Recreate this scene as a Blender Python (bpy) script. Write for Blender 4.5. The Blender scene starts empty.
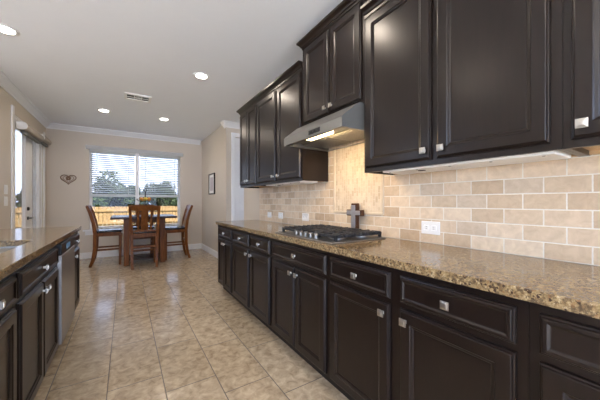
import bpy, bmesh, math, random
from mathutils import Vector, Matrix
random.seed(7)
R = math.radians
S = bpy.context.scene
COL = S.collection

# ------------------------------------------------------------------ camera
cam_d = bpy.data.cameras.new('camera')
cam = bpy.data.objects.new('camera', cam_d); COL.objects.link(cam)
cam.location = (0, 0, 1.178)
cam.rotation_euler = (R(90), 0, R(-32.76))
cam_d.sensor_width = 36.0
cam_d.lens = 271.0 * 36.0 / 600.0
cam_d.shift_y = 1.7 / 600.0
cam_d.clip_start = 0.02
S.camera = cam

# ------------------------------------------------------------------ exposure, sky, sun
S.view_settings.view_transform = 'Standard'
S.view_settings.look = 'None'
S.view_settings.gamma = 1.0
S.view_settings.use_curve_mapping = False
S.view_settings.exposure = 1.3
LAMP_W = 2.6
LAMP_COL = (1.0, 0.84, 0.68)
SKY_STRENGTH = 0.55
SUN_STRENGTH = 30.0

world = bpy.data.worlds.new('sky'); S.world = world
world.use_nodes = True
wn = world.node_tree.nodes; wl = world.node_tree.links
wn.clear()
w_out = wn.new('ShaderNodeOutputWorld'); w_bg = wn.new('ShaderNodeBackground')
w_sky = wn.new('ShaderNodeTexSky'); w_sky.sky_type = 'NISHITA'
w_sky.sun_disc = False
w_sky.sun_elevation = R(42); w_sky.sun_rotation = R(105)
w_sky.dust_density = 3.0; w_sky.air_density = 1.0
w_mix = wn.new('ShaderNodeMix'); w_mix.data_type = 'RGBA'; w_mix.inputs[0].default_value = 0.55
w_mix.inputs[7].default_value = (4.2, 5.5, 8.8, 1)
wl.new(w_sky.outputs[0], w_mix.inputs[6])
wl.new(w_mix.outputs[2], w_bg.inputs[0])
w_bg.inputs[1].default_value = SKY_STRENGTH
wl.new(w_bg.outputs[0], w_out.inputs[0])

sun_d = bpy.data.lights.new('sun', 'SUN'); sun_d.energy = SUN_STRENGTH; sun_d.angle = R(1.0)
sun_d.color = (0.80, 0.89, 1.0)
sun = bpy.data.objects.new('sun', sun_d); COL.objects.link(sun)
sun.location = (8, -8, 12)
sun.rotation_euler = (R(46), 0, R(58))

S.cycles.max_bounces = 8
S.cycles.diffuse_bounces = 5
S.cycles.glossy_bounces = 4
S.cycles.transparent_max_bounces = 16
S.cycles.sample_clamp_indirect = 6.0
S.cycles.caustics_reflective = False
S.cycles.caustics_refractive = False
S.cycles.use_denoising = True

# ------------------------------------------------------------------ mesh helpers
class MB:
    """collects shapes; build() links them as ONE mesh object"""
    def __init__(self): self.bm = bmesh.new()
    def faces(self, verts, faces):
        vs = [self.bm.verts.new(v) for v in verts]
        for f in faces:
            try: self.bm.faces.new([vs[i] for i in f])
            except ValueError: pass
        return self
    def box(self, lo, hi, bevel=0.0):
        (a, b, c), (d, e, f) = [tuple(map(min, lo, hi)), tuple(map(max, lo, hi))]
        t = bmesh.new()
        vs = [t.verts.new(v) for v in ((a,b,c),(d,b,c),(d,e,c),(a,e,c),(a,b,f),(d,b,f),(d,e,f),(a,e,f))]
        for q in ((0,3,2,1),(4,5,6,7),(0,1,5,4),(1,2,6,5),(2,3,7,6),(3,0,4,7)): t.faces.new([vs[i] for i in q])
        if bevel > 0:
            bmesh.ops.bevel(t, geom=t.edges[:], offset=bevel, segments=2, affect='EDGES', profile=0.5)
        self.add(t); return self
    def add(self, t):
        me = bpy.data.meshes.new('tmp'); t.to_mesh(me); t.free()
        self.bm.from_mesh(me); bpy.data.meshes.remove(me)
    def loft(self, sections, cap=True, closed=False):
        n = len(sections[0]); k = len(sections)
        vs = [[self.bm.verts.new(p) for p in s] for s in sections]
        for i in range(k if closed else k - 1):
            for j in range(n):
                q = [vs[i][j], vs[i][(j+1) % n], vs[(i+1) % k][(j+1) % n], vs[(i+1) % k][j]]
                try: self.bm.faces.new(q)
                except ValueError: pass
        if cap and not closed:
            self.bm.faces.new(vs[0][::-1]); self.bm.faces.new(vs[-1])
        return self
    def tube(self, pts, r, n=10, closed=False):
        pts = [Vector(p) for p in pts]; secs = []; k = len(pts)
        up = None
        for i, p in enumerate(pts):
            if closed: d = pts[(i+1) % k] - pts[i-1]
            else: d = pts[min(i+1, k-1)] - pts[max(i-1, 0)]
            d.normalize()
            if up is None:
                up = Vector((0,0,1)) if abs(d.z) < 0.9 else Vector((1,0,0))
            a = d.cross(up).normalized(); up = a.cross(d).normalized()
            rr = r[i] if isinstance(r, (list, tuple)) else r
            secs.append([p + (a*math.cos(2*math.pi*j/n) + up*math.sin(2*math.pi*j/n))*rr for j in range(n)])
        return self.loft(secs, closed=closed)
    def bar(self, pts, w, d, side=(1,0,0)):
        """rectangular section along a polyline; w along side, d across"""
        pts = [Vector(p) for p in pts]; k = len(pts); secs = []
        sd = Vector(side).normalized()
        for i, p in enumerate(pts):
            t = (pts[min(i+1,k-1)] - pts[max(i-1,0)]).normalized()
            b = t.cross(sd).normalized()
            ww = (w[i] if isinstance(w, (list,tuple)) else w)/2; dd = (d[i] if isinstance(d, (list,tuple)) else d)/2
            secs.append([p + sd*ww + b*dd, p - sd*ww + b*dd, p - sd*ww - b*dd, p + sd*ww - b*dd])
        return self.loft(secs)
    def lathe(self, prof, c=(0,0,0), n=24, axis='z', rot=0.0, cap=True):
        c = Vector(c); secs = []
        for (r, h) in prof:
            ring = []
            for j in range(n):
                a = 2*math.pi*j/n + rot
                x, y = r*math.cos(a), r*math.sin(a)
                if axis == 'z': v = (x, y, h)
                elif axis == 'x': v = (h, x, y)
                else: v = (y, h, x)
                ring.append(c + Vector(v))
            secs.append(ring)
        return self.loft(secs, cap=cap)
    def prism(self, poly, axis, a, b):
        """polygon in the two other axes (in x,y,z order) extruded along axis from a to b"""
        def P(u, v, t): return {'x': (t,u,v), 'y': (u,t,v), 'z': (u,v,t)}[axis]
        return self.loft([[P(u,v,a) for u,v in poly], [P(u,v,b) for u,v in poly]])
    def sphere(self, c, r, sub=2, scale=(1,1,1)):
        t = bmesh.new(); bmesh.ops.create_icosphere(t, subdivisions=sub, radius=r)
        for v in t.verts: v.co = Vector((v.co.x*scale[0], v.co.y*scale[1], v.co.z*scale[2])) + Vector(c)
        self.add(t); return self
    def sheet(self, outer, holes, axis, a, b):
        """flat slab with holes; loops of 2D points in the other two axes"""
        t = bmesh.new()
        def P(u, v, q): return {'x': (q,u,v), 'y': (u,q,v), 'z': (u,v,q)}[axis]
        es = []
        for lp in [outer] + holes:
            vs = [t.verts.new(P(u, v, a)) for u, v in lp]
            for i in range(len(vs)): es.append(t.edges.new((vs[i], vs[(i+1) % len(vs)])))
        bmesh.ops.triangle_fill(t, use_beauty=True, edges=es)
        r = bmesh.ops.extrude_face_region(t, geom=t.faces[:])
        dv = Vector(P(0, 0, b)) - Vector(P(0, 0, a))
        bmesh.ops.translate(t, verts=[g for g in r['geom'] if isinstance(g, bmesh.types.BMVert)], vec=dv)
        bmesh.ops.recalc_face_normals(t, faces=t.faces[:])
        self.add(t); return self
    def sweep(self, path, prof, side=1):
        """closed profile (out, z) along an XY path; out is to the left of the path (side=1) or right"""
        P = [Vector((p[0], p[1])) for p in path]; secs = []
        N = []
        for i in range(len(P)-1):
            d = (P[i+1]-P[i]).normalized(); N.append(Vector((-d.y, d.x))*side)
        for i, p in enumerate(P):
            if i == 0: n = N[0]
            elif i == len(P)-1: n = N[-1]
            else: n = (N[i-1]+N[i]) / (1 + N[i-1].dot(N[i]))
            secs.append([(p.x+n.x*o, p.y+n.y*o, z) for o, z in prof])
        return self.loft(secs)
    def build(self, name, mat, parent=None, smooth=False, bevel=0.0, recalc=True):
        if recalc: bmesh.ops.recalc_face_normals(self.bm, faces=self.bm.faces[:])
        me = bpy.data.meshes.new(name)
        off = Vector((0,0,0))
        if parent is not None: off = abs_loc(parent)
        if off.length > 0: bmesh.ops.translate(self.bm, verts=self.bm.verts[:], vec=-off)
        self.bm.to_mesh(me); self.bm.free()
        o = bpy.data.objects.new(name, me); COL.objects.link(o)
        if mat: me.materials.append(mat)
        if smooth:
            for p in me.polygons: p.use_smooth = True
            try: me.set_sharp_from_angle(angle=R(38))
            except Exception: pass
        if parent is not None: o.parent = parent
        if bevel > 0:
            m = o.modifiers.new('edge', 'BEVEL'); m.width = bevel; m.segments = 2; m.limit_method = 'ANGLE'; m.angle_limit = R(40)
        return o

def abs_loc(o):
    v = Vector((0,0,0))
    while o is not None:
        v += o.location; o = o.parent
    return v

def empty(name, loc):
    o = bpy.data.objects.new(name, None); COL.objects.link(o); o.location = loc
    o.empty_display_size = 0.1
    return o
def tag(o, label, cat, group=None, kind=None):
    o['label'] = label; o['category'] = cat
    if group: o['group'] = group
    if kind: o['kind'] = kind
    return o
def thing(name, loc, label, cat, group=None): return tag(empty(name, loc), label, cat, group)
def struct(o, label=None):
    o['kind'] = 'structure'
    if label: o['label'] = label
    return o
def copy_tree(o, parent=None):
    c = o.copy(); COL.objects.link(c)
    if parent is not None: c.parent = parent
    for ch in [x for x in bpy.data.objects if x.parent == o]: copy_tree(ch, c)
    return c

# ------------------------------------------------------------------ materials
class NT:
    def __init__(self, name):
        self.m = bpy.data.materials.new(name); self.m.use_nodes = True
        self.t = self.m.node_tree; self.n = self.t.nodes; self.b = self.n['Principled BSDF']
    def new(self, k, **kw):
        x = self.n.new('ShaderNode'+k)
        for a, v in kw.items(): setattr(x, a, v)
        return x
    def link(self, a, b): self.t.links.new(a, b)
    def put(self, sock, v):
        if isinstance(v, bpy.types.NodeSocket): self.link(v, sock)
        else: sock.default_value = v
    def math(self, op, a, b=0.0, c=None):
        x = self.new('Math', operation=op)
        self.put(x.inputs[0], a); self.put(x.inputs[1], b)
        if c is not None: self.put(x.inputs[2], c)
        return x.outputs[0]
    def pos(self):
        if not hasattr(self, '_p'):
            g = self.new('NewGeometry'); s = self.new('SeparateXYZ'); self.link(g.outputs['Position'], s.inputs[0])
            self._p = (s.outputs[0], s.outputs[1], s.outputs[2]); self._pv = g.outputs['Position']
        return self._p
    def objco(self):
        if not hasattr(self, '_oc'): self._oc = self.new('TexCoord').outputs['Object']
        return self._oc
    def noise(self, scale, detail=3, rough=0.55, vec=None, dist=0.0):
        x = self.new('TexNoise'); x.inputs['Scale'].default_value = scale; x.inputs['Detail'].default_value = detail
        x.inputs['Roughness'].default_value = rough; x.inputs['Distortion'].default_value = dist
        if vec is None: self.pos(); vec = self._pv
        self.link(vec, x.inputs['Vector']); return x.outputs['Fac']
    def scalevec(self, vec, s):
        x = self.new('Mapping'); x.inputs['Scale'].default_value = s; self.link(vec, x.inputs['Vector']); return x.outputs[0]
    def ramp(self, fac, stops, interp='LINEAR'):
        x = self.new('ValToRGB'); x.color_ramp.interpolation = interp; e = x.color_ramp.elements
        while len(e) < len(stops): e.new(0.5)
        for i, (p, c) in enumerate(stops):
            e[i].position = p; e[i].color = (c[0], c[1], c[2], 1) if not isinstance(c, (int, float)) else (c, c, c, 1)
        self.put(x.inputs[0], fac); return x.outputs[0]
    def mix(self, f, a, b, mode='MIX'):
        x = self.new('Mix', data_type='RGBA', blend_type=mode)
        self.put(x.inputs[0], f)
        for s, v in ((x.inputs[6], a), (x.inputs[7], b)):
            self.put(s, (v[0], v[1], v[2], 1) if isinstance(v, tuple) else v)
        return x.outputs[2]
    def bump(self, h, strength=0.2, dist=0.01):
        x = self.new('Bump'); x.inputs['Strength'].default_value = strength; x.inputs['Distance'].default_value = dist
        self.link(h, x.inputs['Height']); self.link(x.outputs[0], self.b.inputs['Normal'])
    def set(self, col=None, rough=None, metal=None, spec=None, coat=None, coat_rough=None):
        for k, v in (('Base Color', col), ('Roughness', rough), ('Metallic', metal), ('Specular IOR Level', spec), ('Coat Weight', coat), ('Coat Roughness', coat_rough)):
            if v is None: continue
            if k == 'Base Color' and isinstance(v, tuple): v = (v[0], v[1], v[2], 1)
            self.put(self.b.inputs[k], v)
        return self

def plain(name, col, rough=0.5, metal=0.0, var=0.06, scale=12.0, spec=0.5, coat=None, bump=0.0):
    t = NT(name); n = t.noise(scale, 3, vec=t.objco())
    a = tuple(c*(1-var) for c in col); b = tuple(min(1, c*(1+var)) for c in col)
    t.set(col=t.mix(n, a, b), rough=rough, metal=metal, spec=spec, coat=coat)
    if bump: t.bump(t.noise(scale*8, 2, vec=t.objco()), bump, 0.002)
    return t.m

def emit(name, col, s):
    t = NT(name); t.set(col=(0.8,0.8,0.8))
    t.b.inputs['Emission Color'].default_value = (*col, 1); t.b.inputs['Emission Strength'].default_value = s
    return t.m

M = {}
M['wall'] = plain('wall_paint', (0.58, 0.505, 0.41), 0.5, var=0.02, scale=3, bump=0.05)
M['ceiling'] = plain('ceiling_paint', (0.86, 0.88, 0.91), 0.8, var=0.015, scale=4, bump=0.08)
M['trim'] = plain('white_trim', (0.78, 0.77, 0.75), 0.35, var=0.02)
M['white'] = plain('white_plastic', (0.80, 0.79, 0.76), 0.35, var=0.02)
M['nickel'] = plain('satin_nickel', (0.52, 0.49, 0.44), 0.33, 1.0, var=0.04, scale=60)
M['steel'] = plain('brushed_steel', (0.24, 0.236, 0.222), 0.38, 0.75, var=0.05, scale=30)
M['darksteel'] = plain('dark_steel', (0.30, 0.295, 0.285), 0.36, 0.9, var=0.05, scale=30)
M['dwsteel'] = plain('dishwasher_steel', (0.40, 0.39, 0.375), 0.36, 0.85, var=0.05, scale=30)
M['black'] = plain('black_enamel', (0.012, 0.012, 0.013), 0.28, var=0.1)
M['iron'] = plain('cast_iron', (0.018, 0.019, 0.022), 0.42, var=0.15, scale=80, bump=0.1)
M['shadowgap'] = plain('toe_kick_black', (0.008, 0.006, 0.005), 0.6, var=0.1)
M['bare'] = plain('bare_plywood', (0.50, 0.33, 0.17), 0.6, var=0.2, scale=20)
M['leather'] = plain('black_leather', (0.012, 0.013, 0.016), 0.22, var=0.15, scale=20)
def blind_mat():
    t = NT('blind_white'); t.set(col=(0.80, 0.80, 0.79), rough=0.5)
    tr = t.new('BsdfTranslucent'); tr.inputs[0].default_value = (0.80, 0.82, 0.82, 1)
    mx = t.new('MixShader'); mx.inputs[0].default_value = 0.55
    t.link(t.b.outputs[0], mx.inputs[1]); t.link(tr.outputs[0], mx.inputs[2]); t.link(mx.outputs[0], t.n['Material Output'].inputs[0])
    return t.m
M['blind'] = blind_mat()
M['shade'] = plain('taupe_shade', (0.36, 0.31, 0.26), 0.7, var=0.08, scale=40)
M['roller_shadow'] = plain('roller_shadow_dark', (0.10, 0.10, 0.09), 0.6, var=0.08, scale=40)  # dark tone for the painted shadow under the roller cassettes
M['bronze'] = plain('dark_bronze', (0.03, 0.025, 0.02), 0.35, 0.8, var=0.1)
M['orange'] = plain('orange_peel', (0.72, 0.30, 0.04), 0.45, var=0.1, scale=60, bump=0.1)
M['lemon'] = plain('lemon_peel', (0.75, 0.52, 0.07), 0.45, var=0.1, scale=60, bump=0.1)
M['bark'] = plain('bark', (0.10, 0.07, 0.05), 0.9, var=0.3, scale=15)
M['heart'] = plain('rusty_wire', (0.22, 0.13, 0.08), 0.5, 0.5, var=0.2, scale=40)
M['lens'] = emit('lamp_lens', (1.0, 0.95, 0.86), 8.0)
M['warmlens'] = emit('hood_lamp_lens', (1.0, 0.72, 0.35), 5.0)

def espresso():
    t = NT('espresso_lacquer')
    v = t.scalevec(t.objco(), (10, 10, 1.2))
    n = t.noise(6, 4, 0.5, vec=v)
    c = t.ramp(n, [(0.3, (0.0075, 0.0042, 0.0030)), (0.7, (0.0115, 0.0063, 0.0046))])
    sm = t.noise(9, 4, 0.6, vec=t.objco())
    r = t.ramp(sm, [(0.3, 0.285), (0.75, 0.30)])
    t.set(col=c, rough=r, spec=0.36)
    return t.m
M['espresso'] = espresso()

def wood(name, dark, light, rough=0.3):
    t = NT(name)
    v = t.scalevec(t.objco(), (14, 14, 1.5))
    n = t.noise(3, 6, 0.6, vec=v, dist=0.8)
    t.set(col=t.ramp(n, [(0.3, dark), (0.7, light)]), rough=rough, spec=0.12)
    return t.m
M['wood'] = wood('walnut_stain', (0.075, 0.024, 0.006), (0.21, 0.075, 0.019))
M['darkwood'] = wood('dark_table_top', (0.030, 0.014, 0.009), (0.065, 0.030, 0.018), 0.22)
M['crosswood'] = wood('cross_wood', (0.05, 0.022, 0.010), (0.12, 0.055, 0.028), 0.35)
M['fence'] = wood('fence_pine', (0.16, 0.095, 0.038), (0.31, 0.20, 0.09), 0.7)

def granite():
    t = NT('speckled_granite')
    t.pos(); pv = t._pv
    n1 = t.noise(48, 6, 0.75); n2 = t.noise(150, 4, 0.7)
    base = t.ramp(n1, [(0.32, (0.055, 0.032, 0.016)), (0.43, (0.18, 0.12, 0.06)), (0.56, (0.30, 0.215, 0.108)), (0.72, (0.56, 0.46, 0.30))])
    vo = t.new('TexVoronoi'); vo.inputs['Scale'].default_value = 150; t.link(pv, vo.inputs['Vector'])
    wn_ = t.new('TexWhiteNoise'); t.link(vo.outputs['Position'], wn_.inputs['Vector'])
    cl = t.noise(14, 3, 0.6)
    k = t.math('ADD', wn_.outputs['Value'], t.math('MULTIPLY', t.math('SUBTRACT', cl, 0.5), 0.6))
    dark = t.ramp(k, [(0.06, 1.0), (0.16, 0.0)])
    c = t.mix(dark, base, (0.05, 0.03, 0.02))
    n3 = t.noise(85, 3, 0.6)
    c = t.mix(t.ramp(n3, [(0.50, 0.0), (0.60, 0.85)]), c, (0.085, 0.058, 0.034))
    rust = t.ramp(wn_.outputs['Value'], [(0.80, 0.0), (0.86, 0.7), (0.92, 0.0)])
    c = t.mix(rust, c, (0.20, 0.10, 0.04))
    pale = t.ramp(n2, [(0.60, 0.0), (0.70, 0.75)])
    c = t.mix(pale, c, (0.50, 0.41, 0.26))
    t.set(col=c, rough=0.13, spec=0.42)
    return t.m
M['granite'] = granite()

def tile_mat(name, u_axis, v_axis, tw, th, u0, v0, shift, grout_w, cols, grout_col, rough, vein=None, bump=0.4, grout_rough=0.8, alt2=True, relief=0.15):
    """tiles with long side tw along u and th along v; row k shifted by shift*k (alt2: every other row)"""
    t = NT(name); P = t.pos()
    u, v = P[u_axis], P[v_axis]
    fv = t.math('DIVIDE', t.math('SUBTRACT', v, v0), th)
    k = t.math('FLOOR', fv)
    kk = t.math('FLOORED_MODULO', k, 2.0) if alt2 else k
    fu = t.math('DIVIDE', t.math('ADD', t.math('SUBTRACT', u, u0), t.math('MULTIPLY', kk, shift)), tw)
    ku = t.math('FLOOR', fu)
    def edge(f, kf, size):
        fr = t.math('SUBTRACT', f, kf)
        d = t.math('MULTIPLY', t.math('MINIMUM', fr, t.math('SUBTRACT', 1.0, fr)), size)
        return d
    d = t.math('MINIMUM', edge(fu, ku, tw), edge(fv, k, th))
    wob = t.math('MULTIPLY', t.math('SUBTRACT', t.noise(90, 2), 0.5), grout_w*0.5)
    d = t.math('ADD', d, wob)
    mr = t.new('MapRange'); mr.interpolation_type = 'SMOOTHSTEP'
    t.put(mr.inputs[0], d); mr.inputs[1].default_value = grout_w*0.38; mr.inputs[2].default_value = grout_w*0.75
    mask = mr.outputs[0]
    cb = t.new('CombineXYZ'); t.link(ku, cb.inputs[0]); t.link(k, cb.inputs[1])
    w = t.new('TexWhiteNoise'); t.link(cb.outputs[0], w.inputs['Vector'])
    c = t.ramp(w.outputs['Value'], cols)
    # veins shifted per tile
    off = t.new('VectorMath', operation='MULTIPLY_ADD'); t.link(w.outputs['Color'], off.inputs[0]); off.inputs[1].default_value = (7, 7, 7); t.link(t._pv, off.inputs[2])
    if vein:
        (sc, lo, hi, amt) = vein
        n = t.noise(sc, 6, 0.62, vec=off.outputs[0], dist=0.6)
        c = t.mix(amt, c, t.ramp(n, [(0.32, lo), (0.68, hi)]), 'MULTIPLY')
    c = t.mix(mask, grout_col, c)
    rr = t.math('ADD', t.math('MULTIPLY', mask, rough - grout_rough), grout_rough)
    t.set(col=c, rough=rr)
    h = t.math('ADD', mask, t.math('MULTIPLY', t.noise(40, 4, vec=off.outputs[0]), relief))
    t.bump(h, bump, 0.002)
    return t.m

M['floor'] = tile_mat('floor_tile', 1, 0, 0.605, 0.305, 0.04 - 0.605, 0.209, 0.2017, 0.0055,
    [(0.0, (0.44, 0.35, 0.24)), (0.5, (0.485, 0.39, 0.275)), (1.0, (0.535, 0.435, 0.31))], (0.10, 0.078, 0.058), 0.17,
    vein=(17, (0.55, 0.50, 0.45), (1.22, 1.21, 1.19), 0.85), bump=0.12, alt2=False, grout_rough=0.6, relief=0.02)
M['splash'] = tile_mat('travertine_subway_tile', 1, 2, 0.1575, 0.0758, 0.447, 0.914, 0.0788, 0.0045,
    [(0.0, (0.50, 0.375, 0.25)), (0.35, (0.61, 0.48, 0.335)), (0.6, (0.72, 0.595, 0.44)), (0.85, (0.64, 0.50, 0.35)), (1.0, (0.55, 0.455, 0.345))], (0.74, 0.70, 0.62), 0.42,
    vein=(22, (0.84, 0.80, 0.76), (1.10, 1.09, 1.08), 0.8), bump=0.5)
M['mosaic'] = tile_mat('mosaic_tile', 2, 1, 0.052, 0.026, 0.0, 0.0, 0.026, 0.003,
    [(0.0, (0.54, 0.43, 0.30)), (0.5, (0.63, 0.52, 0.38)), (1.0, (0.68, 0.58, 0.44))], (0.66, 0.58, 0.46), 0.45,
    vein=(40, (0.85, 0.8, 0.75), (1.1, 1.1, 1.1), 0.7), bump=0.4)
M['travertine'] = plain('travertine_border', (0.60, 0.50, 0.37), 0.45, var=0.12, scale=25, bump=0.1)

def glass():
    t = NT('window_glass'); t.n.remove(t.b)
    tr = t.new('BsdfTransparent'); tr.inputs[0].default_value = (0.63, 0.605, 0.585, 1)
    gl = t.new('BsdfGlossy'); gl.inputs['Roughness'].default_value = 0.02
    g = t.new('NewGeometry'); dp = t.new('VectorMath', operation='DOT_PRODUCT')
    t.link(g.outputs['Normal'], dp.inputs[0]); t.link(g.outputs['Incoming'], dp.inputs[1])
    c = t.math('SUBTRACT', 1.0, t.math('ABSOLUTE', dp.outputs['Value']))
    fr = t.math('MULTIPLY_ADD', t.math('POWER', c, 5.0), 0.92, 0.02)
    mx = t.new('MixShader'); t.link(fr, mx.inputs[0]); t.link(tr.outputs[0], mx.inputs[1]); t.link(gl.outputs[0], mx.inputs[2])
    t.link(mx.outputs[0], t.n['Material Output'].inputs[0])
    return t.m
M['glass'] = glass()

def leaf_mat(name, a, b):
    t = NT(name); n = t.noise(3.0, 3)
    t.set(col=t.ramp(n, [(0.35, a), (0.65, b)]), rough=0.7, spec=0.08)
    return t.m
M['leaf1'] = leaf_mat('leaves_dark', (0.008, 0.016, 0.005), (0.028, 0.042, 0.012))
M['leaf2'] = leaf_mat('leaves_mid', (0.018, 0.030, 0.010), (0.045, 0.06, 0.02))
M['concrete'] = plain('concrete', (0.50, 0.48, 0.45), 0.8, var=0.1, scale=3)
M['lawn'] = leaf_mat('lawn_grass', (0.12, 0.125, 0.075), (0.19, 0.19, 0.12))

# ------------------------------------------------------------------ room numbers
CEIL = 2.71
XW = 1.645          # tiled wall
XL = -1.30          # dining wall with the patio door
YB = 7.10           # back wall with the window
YE = 4.267          # where the tiled wall ends
YH = 5.14           # wall with the hall door
XD = 1.62           # dining side wall
XF = -5.6; YR = -2.8; YLB = 4.30

def rect(a, b, c, d): return [(a, c), (b, c), (b, d), (a, d)]

# ------------------------------------------------------------------ large structure
struct(MB().box((XF-0.2, YR-0.2, -0.12), (3.4, YB+0.15, 0.0)).build('floor', M['floor']))
struct(MB().box((XF-0.2, YR-0.2, CEIL), (3.4, YB+0.15, CEIL+0.12)).build('ceiling', M['ceiling']))
struct(MB().box((XW, YR-0.15, 0), (XW+0.15, YE, CEIL)).build('wall_right', M['wall']))
struct(MB().sheet([(XL-0.15, 0), (XD+1.6, 0), (XD+1.6, CEIL), (XL-0.15, CEIL)], [rect(-0.64, 1.12, 0.60, 2.27)], 'y', YB, YB+0.15).build('wall_back', M['wall']))
struct(MB().sheet(rect(YLB, YB, 0, CEIL), [rect(5.25, 6.86, 0.012, 2.40)], 'x', XL-0.15, XL).build('wall_left', M['wall']))
struct(MB().box((XD, YH+0.12, 0), (XD+0.12, YB, CEIL)).build('wall_dining', M['wall']))
struct(MB().sheet(rect(XD, 3.3, 0, CEIL), [rect(1.80, 2.62, 0.012, 2.44)], 'y', YH, YH+0.12).build('wall_hall', M['wall']))
struct(MB().box((3.2, YR-0.15, 0), (3.35, YH, CEIL)).build('wall_hall_side', M['wall']))
struct(MB().sheet(rect(XF-0.15, XL-0.15, 0, CEIL), [rect(-5.2, -3.5, 0.3, 2.45)], 'y', YLB, YLB+0.15).build('wall_living', M['wall']))  # unseen living room wall, window opening added to let daylight in
struct(MB().sheet(rect(YR, YLB, 0, CEIL), [rect(-1.6, 0.2, 0.9, 2.2)], 'x', XF-0.15, XF).build('wall_far', M['wall']))  # unseen far wall, its window is invented for daylight
struct(MB().sheet(rect(XF-0.15, XW, 0, CEIL), [rect(-5.2, -1.8, 0.1, 2.5), rect(-1.6, 1.45, 0.1, 2.5)], 'y', YR-0.15, YR).build('wall_rear', M['wall']))  # unseen wall; both large openings added as daylight fill for the kitchen
def portal(loc, rot, sx, sy):
    L = bpy.data.lights.new('daylight_portal', 'AREA'); L.shape = 'RECTANGLE'; L.size = sx; L.size_y = sy; L.energy = 1.0; L.cycles.is_portal = True
    o = bpy.data.objects.new('daylight_portal', L); COL.objects.link(o); o.location = loc; o.rotation_euler = rot
portal((XF-0.16, -0.7, 1.55), (0, R(-90), 0), 1.3, 1.8)
for a, b in ((-5.2, -3.5),): portal(((a+b)/2, YLB+0.16, 1.375), (R(-90), 0, 0), b-a, 2.15)
for a, b in ((-5.2, -1.8), (-1.6, 1.45)): portal(((a+b)/2, YR-0.16, 1.3), (R(90), 0, 0), b-a, 2.4)
portal((0.24, YB+0.16, 1.435), (R(-90), 0, 0), 1.68, 1.67)
portal((XL-0.16, 6.05, 1.2), (0, R(-90), 0), 2.35, 1.6)

# backsplash
struct(MB().box((XW-0.009, -0.9, 0.9145), (XW-0.0005, 3.63, 1.40)).box((XW-0.009, 1.292, 1.40), (XW-0.0005, 2.045, 1.86)).build('wall_backsplash', M['splash']),
       'beige travertine subway tile backsplash with pale grout')
PY0, PY1, PZ0, PZ1 = 1.372, 1.952, 1.075, 1.86
struct(MB().box((XW-0.0125, PY0, PZ0), (XW-0.009, PY1, PZ1)).build('wall_mosaic_inset', M['mosaic']), 'panel of small mosaic tile above the cooktop')
bt = MB()
for a, b, c, d in ((PY0, PY1, PZ0, PZ0+0.02), (PY0, PY0+0.02, PZ0+0.0205, PZ1), (PY1-0.02, PY1, PZ0+0.0205, PZ1)):
    bt.box((XW-0.021, a, c), (XW-0.009, b, d), 0.004)
struct(bt.build('trim_1', M['travertine']), 'travertine pencil border around the mosaic panel')

# room crown and baseboards
CR = [(0.0, CEIL-0.105), (0.012, CEIL-0.105), (0.016, CEIL-0.085), (0.030, CEIL-0.072), (0.062, CEIL-0.030), (0.078, CEIL-0.022), (0.082, CEIL-0.001), (0.0, CEIL-0.001)]
struct(MB().sweep([(XL+0.001, YB-0.001), (XD-0.04, YB-0.001)], CR, -1).build('trim_crown_back', M['trim']), 'white crown molding above the window')
struct(MB().sweep([(XL+0.001, YLB), (XL+0.001, YB-0.001)], CR, -1).build('trim_crown_left', M['ceiling']), 'painted crown molding above the patio door')
struct(MB().sweep([(XD-0.001, YH+0.10), (XD-0.001, YH-0.001), (3.19, YH-0.001)], CR, -1).build('trim_crown_hall', M['trim']), 'white crown molding above the hall door')
BBP = [(0, 0.001), (0.015, 0.001), (0.015, 0.105), (0.010, 0.118), (0.006, 0.130), (0, 0.130)]
struct(MB().sweep([(XL+0.001, 6.94), (XL+0.001, YB-0.001), (XD-0.001, YB-0.001), (XD-0.001, YH-0.001), (1.715, YH-0.001)], BBP, -1).build('baseboard_back', M['trim']))
struct(MB().sweep([(XL+0.001, YLB+0.001), (XL+0.001, 5.14)], BBP, -1).build('baseboard_left', M['trim']))
struct(MB().sweep([(XW-0.0005, YE-0.001), (XW-0.0005, 3.68)], BBP, -1).build('baseboard_right', M['trim']))

# ------------------------------------------------------------------ window
WX0, WX1, WZ0, WZ1 = -0.64, 1.12, 0.60, 2.27
win = struct(empty('window_1', (0.24, YB, WZ0)), 'wide white double window behind the dining table')
fr = MB().sheet(rect(WX0, WX1, WZ0, WZ1), [rect(WX0+0.05, 0.19, WZ0+0.05, WZ1-0.05), rect(0.25, WX1-0.05, WZ0+0.05, WZ1-0.05)], 'y', YB+0.08, YB+0.13)
fr.build('window_frame', M['trim'], win, bevel=0.004)
for x0, x1 in ((WX0+0.05, 0.19), (0.25, WX1-0.05)):
    MB().box((x0, YB+0.103, WZ0+0.05), (x1, YB+0.107, WZ1-0.05)).build('pane', M['glass'], win)
    MB().box((x0, YB+0.085, 1.285), (x1, YB+0.125, 1.325)).build('meeting_rail', M['trim'], win)
MB().box((WX0-0.10, YB-0.055, WZ0-0.035), (WX1+0.10, YB+0.08, WZ0), 0.006).build('window_sill', M['trim'], win)
MB().box((WX0-0.06, YB-0.018, WZ0-0.115), (WX1+0.06, YB-0.001, WZ0-0.036), 0.004).build('apron', M['trim'], win)
MB().box((0.185, YB+0.01, WZ0), (0.255, YB+0.08, WZ1-0.001)).build('mullion', M['trim'], win)

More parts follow.
